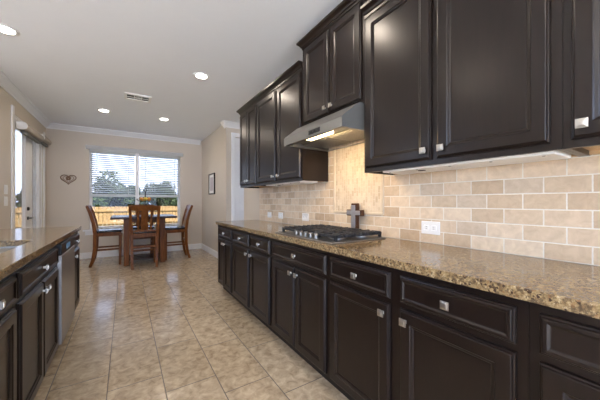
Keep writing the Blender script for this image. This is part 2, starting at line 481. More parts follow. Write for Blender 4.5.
def blind(x0, x1, label):
    b = thing('window_blind', ((x0+x1)/2, YB+0.03, 1.30), label, 'blind', 'window blinds behind the dining table')
    MB().box((x0, YB-0.004, 2.235), (x1, YB+0.06, 2.268), 0.004).build('headrail', M['blind'], b)
    sl = MB(); z = 1.335; a = R(19)
    while z < 2.235:
        c, s_ = math.cos(a)*0.024, math.sin(a)*0.024
        for k in (0,):
            y = YB+0.034
            sl.loft([[(x, y-c, z+s_), (x, y, z+0.003), (x, y+c, z-s_), (x, y+c, z-s_-0.0025), (x, y, z+0.0005), (x, y-c, z+s_-0.0025)] for x in (x0+0.006, x1-0.006)])
        z += 0.0415
    sl.build('slats', M['blind'], b)
    MB().box((x0+0.004, YB+0.012, 1.280), (x1-0.004, YB+0.056, 1.332), 0.004).build('bottom_rail', M['blind'], b)
    for x in (x0+0.12, x1-0.12): MB().box((x-0.004, YB+0.008, 1.31), (x+0.004, YB+0.0095, 2.24)).build('ladder_tape', M['blind'], b)
    return b
blind(WX0+0.012, 0.175, 'white horizontal slat blind over the window half beside the heart ornament')
blind(0.265, WX1-0.012, 'white horizontal slat blind over the window half farther from the patio door')
v = tag(MB().box((WX0-0.055, YB-0.035, 2.270), (WX1+0.055, YB-0.001, 2.352), 0.006).build('blind_valance', M['blind']), 'white valance board across the top of the window', 'valance')

# ------------------------------------------------------------------ patio door in the left wall
pd = struct(empty('door_1', (XL, 5.95, 0)), 'white double patio door with glass panes')
jm = MB().sheet(rect(5.25, 6.86, 0.012, 2.40), [rect(5.285, 6.828, 0.03, 2.365)], 'x', XL-0.148, XL-0.01)
jm.build('door_frame', M['trim'], pd)
for (y0, y1, g0, g1) in ((5.288, 6.050, 5.43, 5.90), (6.055, 6.825, 6.25, 6.70)):
    leaf = MB().sheet(rect(y0, y1, 0.034, 2.362), [rect(g0, g1, 0.28, 2.24)], 'x', XL-0.062, XL-0.017)
    lf = leaf.build('door_leaf', M['trim'], pd, bevel=0.004)
    MB().box((XL-0.061, g0-0.004, 0.276), (XL-0.058, g1+0.004, 2.244)).build('pane', M['glass'], lf)
kn = MB().lathe([(0.027, 0), (0.027, 0.012), (0.010, 0.016), (0.010, 0.05)], (XL-0.017, 5.99, 0.915), 16, 'x')
kn.bar([(XL+0.030, 5.975, 0.915), (XL+0.032, 6.05, 0.915), (XL+0.028, 6.12, 0.912)], 0.018, 0.014, side=(0,0,1))
kn.build('door_handle', M['bronze'], pd, smooth=True)
MB().lathe([(0.030, 0), (0.030, 0.014), (0.022, 0.024), (0.0, 0.026)], (XL-0.017, 5.99, 1.065), 16, 'x', cap=False).build('deadbolt', M['bronze'], pd, smooth=True)
cs = MB().box((XL+0.0005, 5.165, 0.001), (XL+0.020, 5.25, 2.485), 0.003)
cs.build('casing', M['trim'], pd)
MB().box((XL+0.0005, 6.86, 0.001), (XL+0.020, 6.935, 2.485), 0.003).build('casing', M['trim'], pd)

def roller(y0, y1, z, label):
    t = thing('roller_blind', (XL+0.055, (y0+y1)/2, z), label, 'blind', 'roller shades over the patio door')
    prof = [(XL+0.001, z-0.052), (XL+0.085, z-0.052), (XL+0.104, z-0.040), (XL+0.115, z-0.012), (XL+0.115, z+0.012), (XL+0.104, z+0.040), (XL+0.085, z+0.052), (XL+0.001, z+0.052)]
    MB().prism(prof, 'y', y0+0.02, y1).build('cassette', M['shade'], t)
    pe = [(x if x < XL+0.01 else x+0.002, zz) for x, zz in prof]
    MB().prism(pe, 'y', y0, y0+0.02).build('end_cap', M['white'], t)
    MB().box((XL+0.03, y0+0.05, z-0.10), (XL+0.075, y1-0.03, z-0.053), 0.004).build('underside_shadow', M['roller_shadow'], t)  # dark strip standing in for the shadow under the cassette
roller(5.38, 6.34, 2.265, 'taupe rolled shade with white end cap over the patio door leaf with the deadbolt')
roller(6.37, 6.90, 2.30, 'short taupe rolled shade over the patio door beside the back corner')

# ------------------------------------------------------------------ hall door
hd = struct(empty('door_2', (2.21, YH, 0)), 'white panel door at the end of the tiled wall')
MB().sheet([(1.72, 0.001), (1.80, 0.001), (1.80, 2.44), (2.62, 2.44), (2.62, 0.001), (2.70, 0.001), (2.70, 2.52), (1.72, 2.52)], [], 'y', YH-0.020, YH-0.0005).build('casing', M['trim'], hd, bevel=0.004)
dl = MB().sheet(rect(1.805, 2.615, 0.015, 2.435), [rect(1.91, 2.17, 0.25, 1.0), rect(2.25, 2.51, 0.25, 1.0), rect(1.91, 2.17, 1.15, 2.30), rect(2.25, 2.51, 1.15, 2.30)], 'y', YH+0.03, YH+0.07)
dlo = dl.build('door_leaf', M['trim'], hd, bevel=0.006)
MB().box((1.90, YH+0.042, 0.24), (2.52, YH+0.060, 2.31)).build('door_panel', M['trim'], dlo)
MB().lathe([(0.028, 0), (0.028, -0.01), (0.010, -0.014), (0.010, -0.035), (0.026, -0.045), (0.026, -0.06), (0.0, -0.068)], (2.55, YH+0.03, 0.95), 16, 'y', cap=False).build('door_handle', M['nickel'], hd, smooth=True)

# ------------------------------------------------------------------ cabinet builders
class Side:
    """u runs along the run (world Y), w comes out of the face frame, z up"""
    def __init__(self, xf, out): self.xf, self.out = xf, out
    def P(self, u, w, z): return (self.xf + self.out*w, u, z)
RB = Side(1.045, -1); RU = Side(1.34, -1); LB = Side(-0.430, 1)

def ring(sd, u0, u1, z0, z1, ins, w): return [sd.P(u0+ins, w, z0+ins), sd.P(u1-ins, w, z0+ins), sd.P(u1-ins, w, z1-ins), sd.P(u0+ins, w, z1-ins)]
DOOR_PROF = [(0.0, 0.001), (0.0, 0.009), (0.002, 0.0125), (0.006, 0.0135), (0.009, 0.0195), (0.012, 0.021), (0.054, 0.021), (0.058, 0.017), (0.066, 0.0145), (0.070, 0.0115), (0.070, 0.001)]
def make_door(sd, u0, u1, z0, z1, parent, name='door', narrow=1.0):
    mb = MB()
    prof = [(i*narrow if i > 0.02 else i, w) for i, w in DOOR_PROF]
    mb.loft([ring(sd, u0, u1, z0, z1, i, w) for i, w in prof], closed=True)
    d = mb.build(name, M['espresso'], parent)
    pi = 0.0695*narrow
    p = MB(); p.loft([ring(sd, u0, u1, z0, z1, pi, 0.002), ring(sd, u0, u1, z0, z1, pi, 0.0095), ring(sd, u0, u1, z0, z1, pi+0.006, 0.0105)])
    p.build('panel', M['espresso'], d)
    return d
DRAWER_PROF = [(0.0, 0.001), (0.0, 0.009), (0.002, 0.0125), (0.006, 0.0135), (0.009, 0.0195), (0.012, 0.021), (0.020, 0.021), (0.026, 0.0165), (0.029, 0.0157)]
def make_drawer(sd, u0, u1, z0, z1, parent):
    mb = MB(); mb.loft([ring(sd, u0, u1, z0, z1, i, w) for i, w in DRAWER_PROF])
    return mb.build('drawer', M['espresso'], parent)
KNOB = [(0.0085, 0.0), (0.0065, 0.004), (0.0065, 0.014), (0.0165, 0.016), (0.0185, 0.019), (0.0185, 0.024), (0.012, 0.0255), (0.0115, 0.029), (0.004, 0.030)]
def make_knob(sd, u, z, w0, parent):
    mb = MB()
    secs = []
    for r, h in KNOB:
        h *= 0.88
        secs.append([sd.P(u-r*0.86, w0+h, z-r*0.86), sd.P(u+r*0.86, w0+h, z-r*0.86), sd.P(u+r*0.86, w0+h, z+r*0.86), sd.P(u-r*0.86, w0+h, z+r*0.86)])
    mb.loft(secs)
    k = mb.build('knob', M['nickel'], parent); k['label'] = 'square brushed nickel knob'
    return k

def base_cabinet(sd, u0, u1, depth, drawers, doors, label, group, kick=True):
    c = thing('base_cabinet', sd.P((u0+u1)/2, -depth/2, 0), label, 'cabinet', group)
    e = 0.0006; u0 += e; u1 -= e
    mb = MB()
    mb.box(sd.P(u0, 0, 0.10), sd.P(u1, -0.019, 0.874))                   # face frame
    mb.box(sd.P(u0, -0.019, 0.10), sd.P(u0+0.016, -depth, 0.874)); mb.box(sd.P(u1-0.016, -0.019, 0.10), sd.P(u1, -depth, 0.874))
    mb.box(sd.P(u0+0.016, -0.019, 0.10), sd.P(u1-0.016, -depth, 0.118)); mb.box(sd.P(u0+0.016, -depth+0.012, 0.118), sd.P(u1-0.016, -depth, 0.874))
    mb.build('body', M['espresso'], c)
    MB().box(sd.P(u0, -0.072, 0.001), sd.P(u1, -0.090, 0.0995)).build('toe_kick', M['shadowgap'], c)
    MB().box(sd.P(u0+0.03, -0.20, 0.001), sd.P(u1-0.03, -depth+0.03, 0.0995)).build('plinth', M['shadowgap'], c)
    for (a, b, *kn) in drawers:
        d = make_drawer(sd, a, b, 0.727, 0.846, c)
        if not kn or kn[0]: make_knob(sd, (a+b)/2, 0.786, 0.0165, d)
    for (a, b, side) in doors:
        d = make_door(sd, a, b, 0.118, 0.702, c, narrow=1.0 if b-a > 0.3 else 0.8)
        if side: make_knob(sd, (b-0.034) if side == 'far' else (a+0.034), 0.655, 0.021, d)
    return c

GR = 'base cabinets under the long granite counter'
base_cabinet(RB, 3.055, 3.665, 0.595, [(3.074, 3.596)], [(3.074, 3.333, 'far'), (3.337, 3.596, 'near')],
    'dark base cabinet with two narrow doors at the far end of the long counter', GR)
base_cabinet(RB, 2.057, 3.055, 0.595, [(2.086, 2.508), (2.553, 3.018)], [(2.086, 2.508, 'far'), (2.553, 3.018, 'near')],
    'dark base cabinet with two drawers over two wide doors beyond the cooktop', GR)
base_cabinet(RB, 1.294, 2.057, 0.595, [(1.314, 2.028)], [(1.314, 1.668, 'far'), (1.682, 2.028, 'near')],
    'dark base cabinet with one wide drawer directly under the gas cooktop', GR)
base_cabinet(RB, 0.320, 1.294, 0.595, [(0.350, 0.780), (0.833, 1.273)], [(0.350, 0.780, 'far'), (0.833, 1.273, 'near')],
    'dark base cabinet with two drawers and two doors below the duplex outlet by the wall', GR)
base_cabinet(RB, -0.62, 0.320, 0.595, [(-0.16, 0.293, False)], [(-0.16, 0.293, None)],
    'dark base cabinet with scuffed drawer front cut by the frame edge, nearest the camera', GR)

GL = 'cabinets under the island counter'
base_cabinet(LB, 0.75, 1.736, 0.60, [(1.25, 1.716)], [(1.25, 1.716, 'near')],
    'dark island cabinet with drawer over door, nearest the camera beside the sink cabinet', GL)
base_cabinet(LB, 1.736, 2.645, 0.60, [(1.772, 2.612)], [(1.772, 2.186, 'far'), (2.196, 2.612, 'near')],
    'dark island sink cabinet with wide false drawer between drawer cabinet and dishwasher', GL)
base_cabinet(LB, 3.265, 3.715, 0.60, [(3.30, 3.68)], [(3.30, 3.68, 'near')],
    'narrow dark island cabinet at the far end past the dishwasher', GL)
tag(MB().box((-1.16, 0.75, 0.001), (-1.035, 3.715, 0.874)).build('island_panel', M['espresso']), 'dark panelled rear side of the kitchen island facing the patio wall', 'island panel')

# dishwasher
dw = thing('dishwasher', (-0.70, 2.955, 0), 'stainless dishwasher with top edge controls built into the island', 'dishwasher')
MB().box((-1.02, 2.655, 0.10), (-0.43, 3.255, 0.868)).build('body', M['darksteel'], dw)
dd = MB().box((-0.43, 2.652, 0.115), (-0.398, 3.258, 0.775), 0.005).build('door', M['dwsteel'], dw)
MB().box((-0.43, 2.652, 0.778), (-0.400, 3.258, 0.862), 0.004).build('control_panel', M['black'], dw)
MB().box((-0.4000, 2.85, 0.80), (-0.3990, 3.02, 0.84)).build('sticker', plain('blue_sticker', (0.18, 0.42, 0.72), 0.4), dw)['label'] = 'pale blue sticker'
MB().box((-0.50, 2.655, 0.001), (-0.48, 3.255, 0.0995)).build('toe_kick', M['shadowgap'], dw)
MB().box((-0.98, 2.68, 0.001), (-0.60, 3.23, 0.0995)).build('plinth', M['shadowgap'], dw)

# countertops
ct = MB().box((1.020, -0.66, 0.8755), (XW-0.0095, 3.692, 0.914), 0.004)
tag(ct.build('countertop', M['granite']), 'long speckled brown granite countertop running along the tiled wall', 'countertop')
def rrect(x0, x1, y0, y1, r, n=6):
    pts = []
    for cx, cy, a0 in ((x1-r, y1-r, 0), (x0+r, y1-r, 90), (x0+r, y0+r, 180), (x1-r, y0+r, 270)):
        for i in range(n+1):
            a = R(a0 + 90*i/n); pts.append((cx+r*math.cos(a), cy+r*math.sin(a)))
    return pts
SX0, SX1, SY0, SY1 = -0.95, -0.535, 1.86, 2.605
ci = MB().sheet(rect(-1.19, -0.404, 0.70, 3.762), [rrect(SX0, SX1, SY0, SY1, 0.07)], 'z', 0.8755, 0.914)
tag(ci.build('countertop', M['granite'], bevel=0.003), 'speckled granite island countertop with sink cutout facing the patio door', 'countertop')
sk = MB()
o = 0.012
secs = [rrect(SX0-o, SX1+o, SY0-o, SY1+o, 0.08), rrect(SX0-o, SX1+o, SY0-o, SY1+o, 0.08), rrect(SX0+0.004, SX1-0.004, SY0+0.004, SY1-0.004, 0.07), rrect(SX0+0.02, SX1-0.02, SY0+0.02, SY1-0.02, 0.07), rrect(SX0+0.05, SX1-0.05, SY0+0.05, SY1-0.05, 0.05)]
zs = [0.868, 0.8745, 0.8745, 0.71, 0.69]
sk.loft([[(x, y, z) for x, y in s] for s, z in zip(secs, zs)])
sink = thing('kitchen_sink', (-0.74, 2.23, 0.69), 'undermount stainless sink set in the island countertop', 'sink')
sk.build('basin', M['steel'], sink, smooth=True)
MB().lathe([(0.045, 0), (0.045, 0.004), (0.03, 0.005)], (-0.74, 2.23, 0.691), 20).build('drain', M['darksteel'], sink)

# overhead cabinets
CCR = [(0.0, 0.0), (0.005, 0.0), (0.007, 0.014), (0.014, 0.019), (0.020, 0.032), (0.034, 0.046), (0.041, 0.050), (0.043, 0.066), (0.0, 0.066)]
def crown_part(c, path, z, h=1.0):
    MB().sweep(path, [(o, z + zz*h) for o, zz in CCR], 1).build('crown_molding', M['espresso'], c)
def overhead(u0, u1, z0, z1, doors, label, crown, crown_h=1.0, under=True):
    sd = RU; dep = XW - 0.001 - sd.xf
    c = thing('overhead_cabinet', sd.P((u0+u1)/2, -dep/2, z0), label, 'cabinet', 'overhead cabinets along the tiled wall')
    e = 0.0006; u0 += e; u1 -= e
    mb = MB()
    d0 = 0.0 if z0 > 1.7 else 0.011
    mb.box(sd.P(u0, 0, z0), sd.P(u1, -0.019, z1))
    mb.box(sd.P(u0, -0.019, z0), sd.P(u0+0.016, -dep+d0, z1)); mb.box(sd.P(u1-0.016, -0.019, z0), sd.P(u1, -dep+d0, z1))
    mb.box(sd.P(u0+0.016, -0.019, z1-0.018), sd.P(u1-0.016, -dep+d0, z1))
    mb.build('body', M['espresso'], c)
    bt = MB().box(sd.P(u0+0.016, -0.0195, z0+0.020), sd.P(u1-0.016, -dep+0.011, z0+0.034))
    bt.box(sd.P(u0+0.016, -dep+0.030, z0+0.003), sd.P(u1-0.016, -dep+0.011, z0+0.020))
    bt.build('underside', M['bare'], c)['label'] = 'bare plywood underside'
    for (a, b, side) in doors:
        d = make_door(sd, a, b, z0+0.028, z1-0.030, c, narrow=1.0 if b-a > 0.3 else 0.8)
        if side: make_knob(sd, (b-0.032) if side == 'far' else (a+0.032), z0+0.075, 0.021, d)
    if crown: crown_part(c, crown, z1-0.012, crown_h)
    return c
xf = 1.34
overhead(3.035, 3.612, 1.370, 2.385, [(3.055, 3.318, 'far'), (3.324, 3.590, 'near')],
    'tall dark overhead cabinet with two narrow doors beside the hall door', [(xf, 3.036), (xf, 3.611), (XW-0.003, 3.611)])
overhead(2.037, 3.035, 1.370, 2.385, [(2.060, 2.500, 'far'), (2.550, 3.018, 'near')],
    'tall dark overhead cabinet with two wide doors on the far side of the range hood', [(xf, 2.038), (xf, 3.034)])
overhead(1.288, 2.037, 1.838, 2.552, [(1.308, 1.640, 'far'), (1.652, 2.002, 'near')],
    'short raised dark cabinet directly above the range hood', [(XW-0.003, 1.289), (xf, 1.289), (xf, 2.036), (XW-0.003, 2.036)])
overhead(0.312, 1.288, 1.370, 2.405, [(0.345, 0.782, 'far'), (0.812, 1.268, 'near')],
    'large dark overhead cabinet on the camera side of the range hood', [(xf, 0.313), (xf, 1.284)])
overhead(-0.62, 0.312, 1.370, 2.405, [(-0.15, 0.288, 'far')],
    'dark overhead cabinet cut by the frame edge with bare wood underside', [(xf, -0.62), (xf, 0.311)])

# light bars under the overhead cabinets
def light_bar(y0, y1, label):
    t = thing('light_fixture', (1.50, (y0+y1)/2, 1.36), label, 'under cabinet light', 'light bars under the overhead cabinets')
    MB().box((1.385, y0, 1.362), (1.600, y1, 1.3885), 0.006).build('housing', M['white'], t)
    for k in range(5):
        y = y0 + 0.04 + (y1-y0-0.08)*k/4
        MB().lathe([(0.006, 0), (0.006, -0.002), (0.003, -0.003)], (1.41, y, 1.362), 10).build('screw', M['darksteel'], t)
    MB().box((1.44, y0+0.70*(y1-y0), 1.357), (1.462, y0+0.70*(y1-y0)+0.035, 1.3618)).build('rocker_switch', M['black'], t)
light_bar(0.345, 1.175, 'white light bar under the large cabinet on the camera side of the hood')
light_bar(2.16, 2.90, 'white light bar under the overhead cabinet beyond the hood')

# ------------------------------------------------------------------ range hood
hood = thing('range_hood', (1.40, 1.6625, 1.655), 'stainless steel under-cabinet range hood with lit lamp', 'range hood')
HY0, HY1 = 1.292, 2.033; HX = 1.145; HB = XW - 0.0135
prof_o = [(HB, 1.655), (HX, 1.655), (HX, 1.715), (HX+0.012, 1.730), (HX+0.135, 1.826), (HX+0.16, 1.8365), (HB, 1.8365)]
prof_i = [(HB, 1.655), (HX+0.003, 1.655), (HX+0.003, 1.714), (HX+0.014, 1.728), (HX+0.137, 1.823), (HX+0.16, 1.8335), (HB, 1.8335)]
hs = MB()
hs.loft([[(x, y, z) for x, z in prof_o] for y in (HY0, HY0+0.004)]); hs.loft([[(x, y, z) for x, z in prof_o] for y in (HY1-0.004, HY1)])
shell = [(HX, 1.655), (HX, 1.715), (HX+0.012, 1.730), (HX+0.135, 1.826), (HX+0.16, 1.8365), (HB, 1.8365), (HB, 1.8335), (HX+0.16, 1.8335), (HX+0.137, 1.823), (HX+0.014, 1.728), (HX+0.003, 1.714), (HX+0.003, 1.655)]
hs.prism(shell, 'y', HY0+0.004, HY1-0.004)
for a, b in (((HX+0.003, HY0+0.004), (HX+0.030, HY1-0.004)), ((HB-0.03, HY0+0.004), (HB, HY1-0.004)), ((HX+0.03, HY0+0.004), (HB-0.03, HY0+0.03)), ((HX+0.03, HY1-0.03), (HB-0.03, HY1-0.004))):
    hs.box((a[0], a[1], 1.6555), (b[0], b[1], 1.6585))
hs.build('hood_shell', M['steel'], hood)
MB().box((HX+0.03, HY0+0.03, 1.690), (HB-0.03, HY1-0.03, 1.694)).build('inner_plate', M['darksteel'], hood)
for a, b in ((1.32, 1.655), (1.672, 2.005)):
    f = MB().box((1.32, a, 1.674), (1.585, b, 1.689), 0.003)
    for k in range(10): f.box((1.333+0.025*k, a+0.015, 1.671), (1.341+0.025*k, b-0.015, 1.675))
    f.build('grease_filter', M['darksteel'], hood)
MB().box((1.185, 1.50, 1.664), (1.255, 1.78, 1.689), 0.006).build('lamp_lens', M['warmlens'], hood)
cp = MB().box((HX-0.003, 1.52, 1.672), (HX-0.0002, 1.66, 1.704), 0.001).build('control_panel', M['black'], hood)
for k in range(3): MB().box((HX-0.007, 1.535+0.042*k, 1.679), (HX-0.003, 1.560+0.042*k, 1.697), 0.001).build('button', M['black'], cp)
ld = bpy.data.lights.new('hood_lamp', 'AREA'); ld.shape = 'RECTANGLE'; ld.size = 0.06; ld.size_y = 0.26; ld.energy = 2.4; ld.color = (1.0, 0.70, 0.36)
lo = bpy.data.objects.new('hood_lamp', ld); COL.objects.link(lo); lo.parent = hood
lo.location = Vector((1.22, 1.64, 1.660)) - hood.location; lo.rotation_euler = (0, R(-25), 0)

# ------------------------------------------------------------------ cooktop
ck = thing('gas_cooktop', (1.31, 1.665, 0.9142), 'black gas cooktop with cast iron grates on the long counter', 'cooktop')
MB().box((1.062, 1.292, 0.9145), (1.562, 2.042, 0.9235), 0.004).build('base_tray', M['steel'], ck)
MB().box((1.085, 1.315, 0.9236), (1.545, 2.018, 0.9262), 0.001).build('burner_deck', M['black'], ck)
for k in range(5):
    y = 1.50 + 0.062*k
    kb = MB().lathe([(0.022, 0), (0.022, 0.004), (0.014, 0.007), (0.013, 0.020), (0.017, 0.022), (0.017, 0.029), (0.014, 0.031)], (1.094, y, 0.9262), 18)
    kb.box((1.094-0.016, y-0.004, 0.954), (1.094+0.016, y+0.004, 0.962), 0.001)
    kb.build('knob', M['steel'], ck, smooth=True)
for (x, y, r) in ((1.22, 1.43, 0.040), (1.44, 1.43, 0.050), (1.33, 1.665, 0.058), (1.22, 1.90, 0.046), (1.44, 1.90, 0.038)):
    b = MB().lathe([(r+0.018, 0), (r+0.018, 0.006), (r+0.004, 0.012)], (x, y, 0.9263), 24).build('burner', M['darksteel'], ck, smooth=True)
    MB().lathe([(r, 0), (r, 0.006), (r-0.006, 0.010)], (x, y, 0.9384), 24).build('burner_cap', M['iron'], b, smooth=True)
for (y0, y1, x0) in ((1.318, 1.555, 1.115), (1.560, 1.775, 1.165), (1.780, 2.015, 1.115)):
    g = MB(); zt = 0.966; x1 = 1.545
    for a in (y0+0.007, y1-0.007): g.box((x0, a-0.007, zt-0.022), (x1, a+0.007, zt-0.003), 0.003)
    for a in (x0+0.007, x1-0.007): g.box((a-0.007, y0, zt-0.022), (a+0.007, y1, zt-0.003), 0.003)
    for k in range(9):
        x = x0 + 0.03 + (x1-x0-0.06)*k/8
        ya, yb = (y0-0.012, y0+0.085) if k % 2 else (y0-0.012, y0+0.065)
        for (p, q) in ((ya, yb), (y1-(yb-y0), y1)):
            g.box((x-0.0065, p, zt-0.016), (x+0.0065, q, zt+0.004), 0.003)
    g.box((x0, (y0+y1)/2-0.006, zt-0.018), (x1, (y0+y1)/2+0.006, zt+0.003), 0.003)
    for a in (x0+0.010, x1-0.010):
        for b in (y0+0.010, y1-0.010): g.box((a-0.009, b-0.009, 0.9263), (a+0.009, b+0.009, zt-0.010), 0.002)
    g.build('grate', M['iron'], ck)

# wooden cross behind the cooktop
cr = thing('wooden_cross', (1.60, 1.64, 0.9145), 'chunky dark wooden cross standing behind the cooktop against the mosaic panel', 'cross')
cz0, cz1 = 0.9150, 1.165
MB().box((1.578, 1.612, cz0), (1.620, 1.668, cz1), 0.006).build('upright', M['crosswood'], cr)
MB().box((1.580, 1.553, 1.062), (1.618, 1.6115, 1.112), 0.006).build('arm', M['crosswood'], cr)
MB().box((1.580, 1.6685, 1.062), (1.618, 1.727, 1.112), 0.006).build('arm', M['crosswood'], cr)
MB().box((1.5725, 1.617, 0.93), (1.5778, 1.663, 1.150), 0.002).box((1.5725, 1.565, 1.069), (1.5778, 1.6165, 1.105), 0.002).box((1.5725, 1.6635, 1.069), (1.5778, 1.715, 1.105), 0.002).build('front_sheen', plain('grey_sheen_metal', (0.42, 0.41, 0.42), 0.4, 0.9, var=0.25, scale=40), cr)['label'] = 'grey plate standing in for the sheen on the front'  # grey metal plates put the sheen of the cross front into colour

# outlets and switches
def outlet(yc, zc, label, w=0.125, h=0.082):
    x = XW-0.0093
    t = thing('power_outlet', (x, yc, zc), label, 'outlet', 'wall plates on the backsplash')
    MB().box((x-0.006, yc-w/2, zc-h/2), (x-0.0002, yc+w/2, zc+h/2), 0.003).build('cover_plate', M['white'], t)
    for s_ in (-1, 1):
        yy = yc + s_*0.025
        r = MB().box((x-0.0085, yy-0.017, zc-0.016), (x-0.0055, yy+0.017, zc+0.016), 0.004).build('receptacle', M['white'], t)
        sl = MB()
        for a in (-0.006, 0.006): sl.box((x-0.0090, yy-0.005, zc+a-0.001), (x-0.0084, yy+0.004, zc+a+0.001))
        sl.build('slot', M['black'], r)
    return t
outlet(1.002, 1.012, 'white duplex outlet on the tile above the camera end of the long counter')
outlet(2.43, 1.012, 'white outlet plate beside the far edge of the gas cooktop')
outlet(2.985, 1.005, 'white outlet plate second from the far end of the tiled wall', 0.115, 0.078)
outlet(3.30, 1.002, 'white outlet plate closest to the far end of the tiled wall', 0.115, 0.078)
def switch(y, z, label):
    t = thing('light_switch', (XL, y, z), label, 'switch', 'switch plates beside the patio door')
    MB().box((XL+0.0005, y-0.058, z-0.060), (XL+0.007, y+0.058, z+0.060), 0.003).build('cover_plate', M['white'], t)
    for s_ in (-1, 1): MB().box((XL+0.0068, y+s_*0.027-0.015, z-0.032), (XL+0.012, y+s_*0.027+0.015, z+0.032), 0.003).build('rocker', M['white'], t)
switch(4.985, 1.335, 'white light switch plate by the patio door casing, higher of the two')
switch(4.985, 1.185, 'white light switch plate by the patio door casing, lower of the two')

# ------------------------------------------------------------------ ceiling lights and vent
def can(x, y, label):
    t = thing('ceiling_light', (x, y, CEIL), label, 'ceiling light', 'recessed ceiling lights')
    MB().lathe([(0.095, -0.0005), (0.095, -0.006), (0.085, -0.010), (0.066, -0.008), (0.064, -0.0005)], (x, y, CEIL), 32).build('trim_ring', M['white'], t, smooth=True)
    MB().lathe([(0.062, -0.0006), (0.060, -0.0105), (0.03, -0.0135)], (x, y, CEIL), 28).build('lens', M['lens'], t, smooth=True)
    L = bpy.data.lights.new('downlight', 'AREA'); L.shape = 'DISK'; L.size = 0.12; L.energy = LAMP_W; L.color = LAMP_COL
    o_ = bpy.data.objects.new('downlight', L); COL.objects.link(o_); o_.parent = t; o_.location = (0, 0, -0.016)
can(-0.90, 3.44, 'recessed ceiling light above the island at the picture edge')
can(0.775, 3.42, 'recessed ceiling light above the aisle nearest the tall overhead cabinets')
can(-0.305, 5.60, 'recessed ceiling light beyond the vent, on the patio door side of the table')
can(0.60, 5.585, 'recessed ceiling light beyond the vent, closest to the picture wall')
can(0.78, 1.65, 'recessed ceiling light mirrored in the cabinet door beside the hood')
can(-0.90, 1.65, 'added unseen recessed light over the middle of the island')  # unseen light added for fill
can(0.30, -0.60, 'added unseen recessed light behind the camera over the aisle')  # out of view, added to light the room
can(-0.90, -0.60, 'added unseen recessed light behind the camera past the island')  # also an added light, out of view

vent = thing('ceiling_vent', (0.15, 4.64, CEIL), 'white rectangular air vent with three grilles in the ceiling', 'vent')
fx0, fx1, fy0, fy1 = -0.015, 0.322, 4.50, 4.78
cells = [(0.015, 0.105), (0.112, 0.197), (0.204, 0.292)]
MB().sheet(rect(fx0, fx1, fy0, fy1), [rect(a, b, 4.55, 4.73) for a, b in cells], 'z', CEIL-0.012, CEIL-0.0005).build('vent_frame', M['white'], vent)
for i, (a, b) in enumerate(cells):
    g = MB()
    g.box((a, 4.628, CEIL-0.0105), (b, 4.652, CEIL-0.0085))
    if i == 1:
        for k in range(5): g.box((a+0.012+0.015*k, 4.55, CEIL-0.0075), (a+0.018+0.015*k, 4.73, CEIL-0.006))
    g.build('grille', M['white'], vent)
MB().box((0.012, 4.545, CEIL-0.0016), (0.295, 4.735, CEIL-0.0005)).build('duct_shadow', M['shadowgap'], vent)  # black sheet in place of the shade inside the duct

# ------------------------------------------------------------------ wall decoration
ht = thing('heart_ornament', (-0.965, YB-0.012, 1.62), 'rusty wire heart ornament hanging beside the window', 'wall ornament')
def heart_pts(s_, y):
    P = []
    for i in range(40):
        a = 2*math.pi*i/40
        x = 16*math.sin(a)**3; z = 13*math.cos(a)-5*math.cos(2*a)-2*math.cos(3*a)-math.cos(4*a)
        P.append((-0.965+x*s_, y, 1.635+z*s_*0.85))
    return P
MB().tube(heart_pts(0.0075, YB-0.014), 0.008, 8, closed=True).build('outer_heart', M['heart'], ht, smooth=True)
MB().tube(heart_pts(0.0052, YB-0.014), 0.004, 8, closed=True).build('inner_heart', M['heart'], ht, smooth=True)
for i in range(5):
    a = 2*math.pi*i/5 + math.pi/2
    MB().sphere((-0.965+0.026*math.cos(a), YB-0.014, 1.645+0.026*math.sin(a)), 0.02, 2, (1, 0.3, 1)).build('petal', M['heart'], ht, smooth=True)

pf = thing('picture_frame', (XD, 6.10, 1.57), 'small dark framed striped picture hanging on the pale dining side wall', 'picture')
MB().sheet(rect(5.88, 6.34, 1.34, 1.80), [rect(5.905, 6.315, 1.365, 1.775)], 'x', XD-0.028, XD-0.001).build('frame', M['bronze'], pf)
MB().box((XD-0.014, 5.905, 1.365), (XD-0.004, 6.315, 1.775)).build('mat_board', M['white'], pf)
def stripes():
    t = NT('striped_print'); y = t.pos()[1]
    w = t.math('FLOORED_MODULO', t.math('MULTIPLY', y, 9.0), 1.0)
    t.set(col=t.ramp(w, [(0.0, (0.25, 0.30, 0.30)), (0.3, (0.62, 0.55, 0.55)), (0.55, (0.40, 0.20, 0.24)), (0.8, (0.60, 0.60, 0.62))]), rough=0.5)
    return t.m
MB().box((XD-0.0165, 5.98, 1.42), (XD-0.0142, 6.24, 1.72)).build('print', stripes(), pf)

# ------------------------------------------------------------------ dining table
TX, TY = 0.31, 6.20
tb = thing('dining_table', (TX, TY, 0), 'dark square counter-height dining table in front of the window', 'table')
MB().box((TX-0.535, TY-0.47, 0.862), (TX+0.535, TY+0.47, 0.902), 0.006).build('tabletop', M['darkwood'], tb)
ap = MB()
for s_ in (-1, 1):
    ap.box((TX-0.33, TY+s_*0.265-0.012, 0.782), (TX+0.33, TY+s_*0.265+0.012, 0.8615))
    ap.box((TX+s_*0.315-0.012, TY-0.253, 0.782), (TX+s_*0.315+0.012, TY+0.253, 0.8615))
ap.build('apron', M['wood'], tb)
for sx in (-1, 1):
    for sy in (-1, 1):
        x, y = TX+sx*0.295, TY+sy*0.275
        MB().bar([(x, y, 0.001), (x, y, 0.25), (x, y, 0.8615)], [0.085, 0.09, 0.095], [0.085, 0.09, 0.095], side=(1,0,0)).build('leg', M['wood'], tb, bevel=0.005)
MB().box((TX-0.29, TY-0.215, 0.075), (TX+0.29, TY+0.215, 0.10), 0.004).build('low_slab', M['darkwood'], tb)  # dark slab low between the table legs

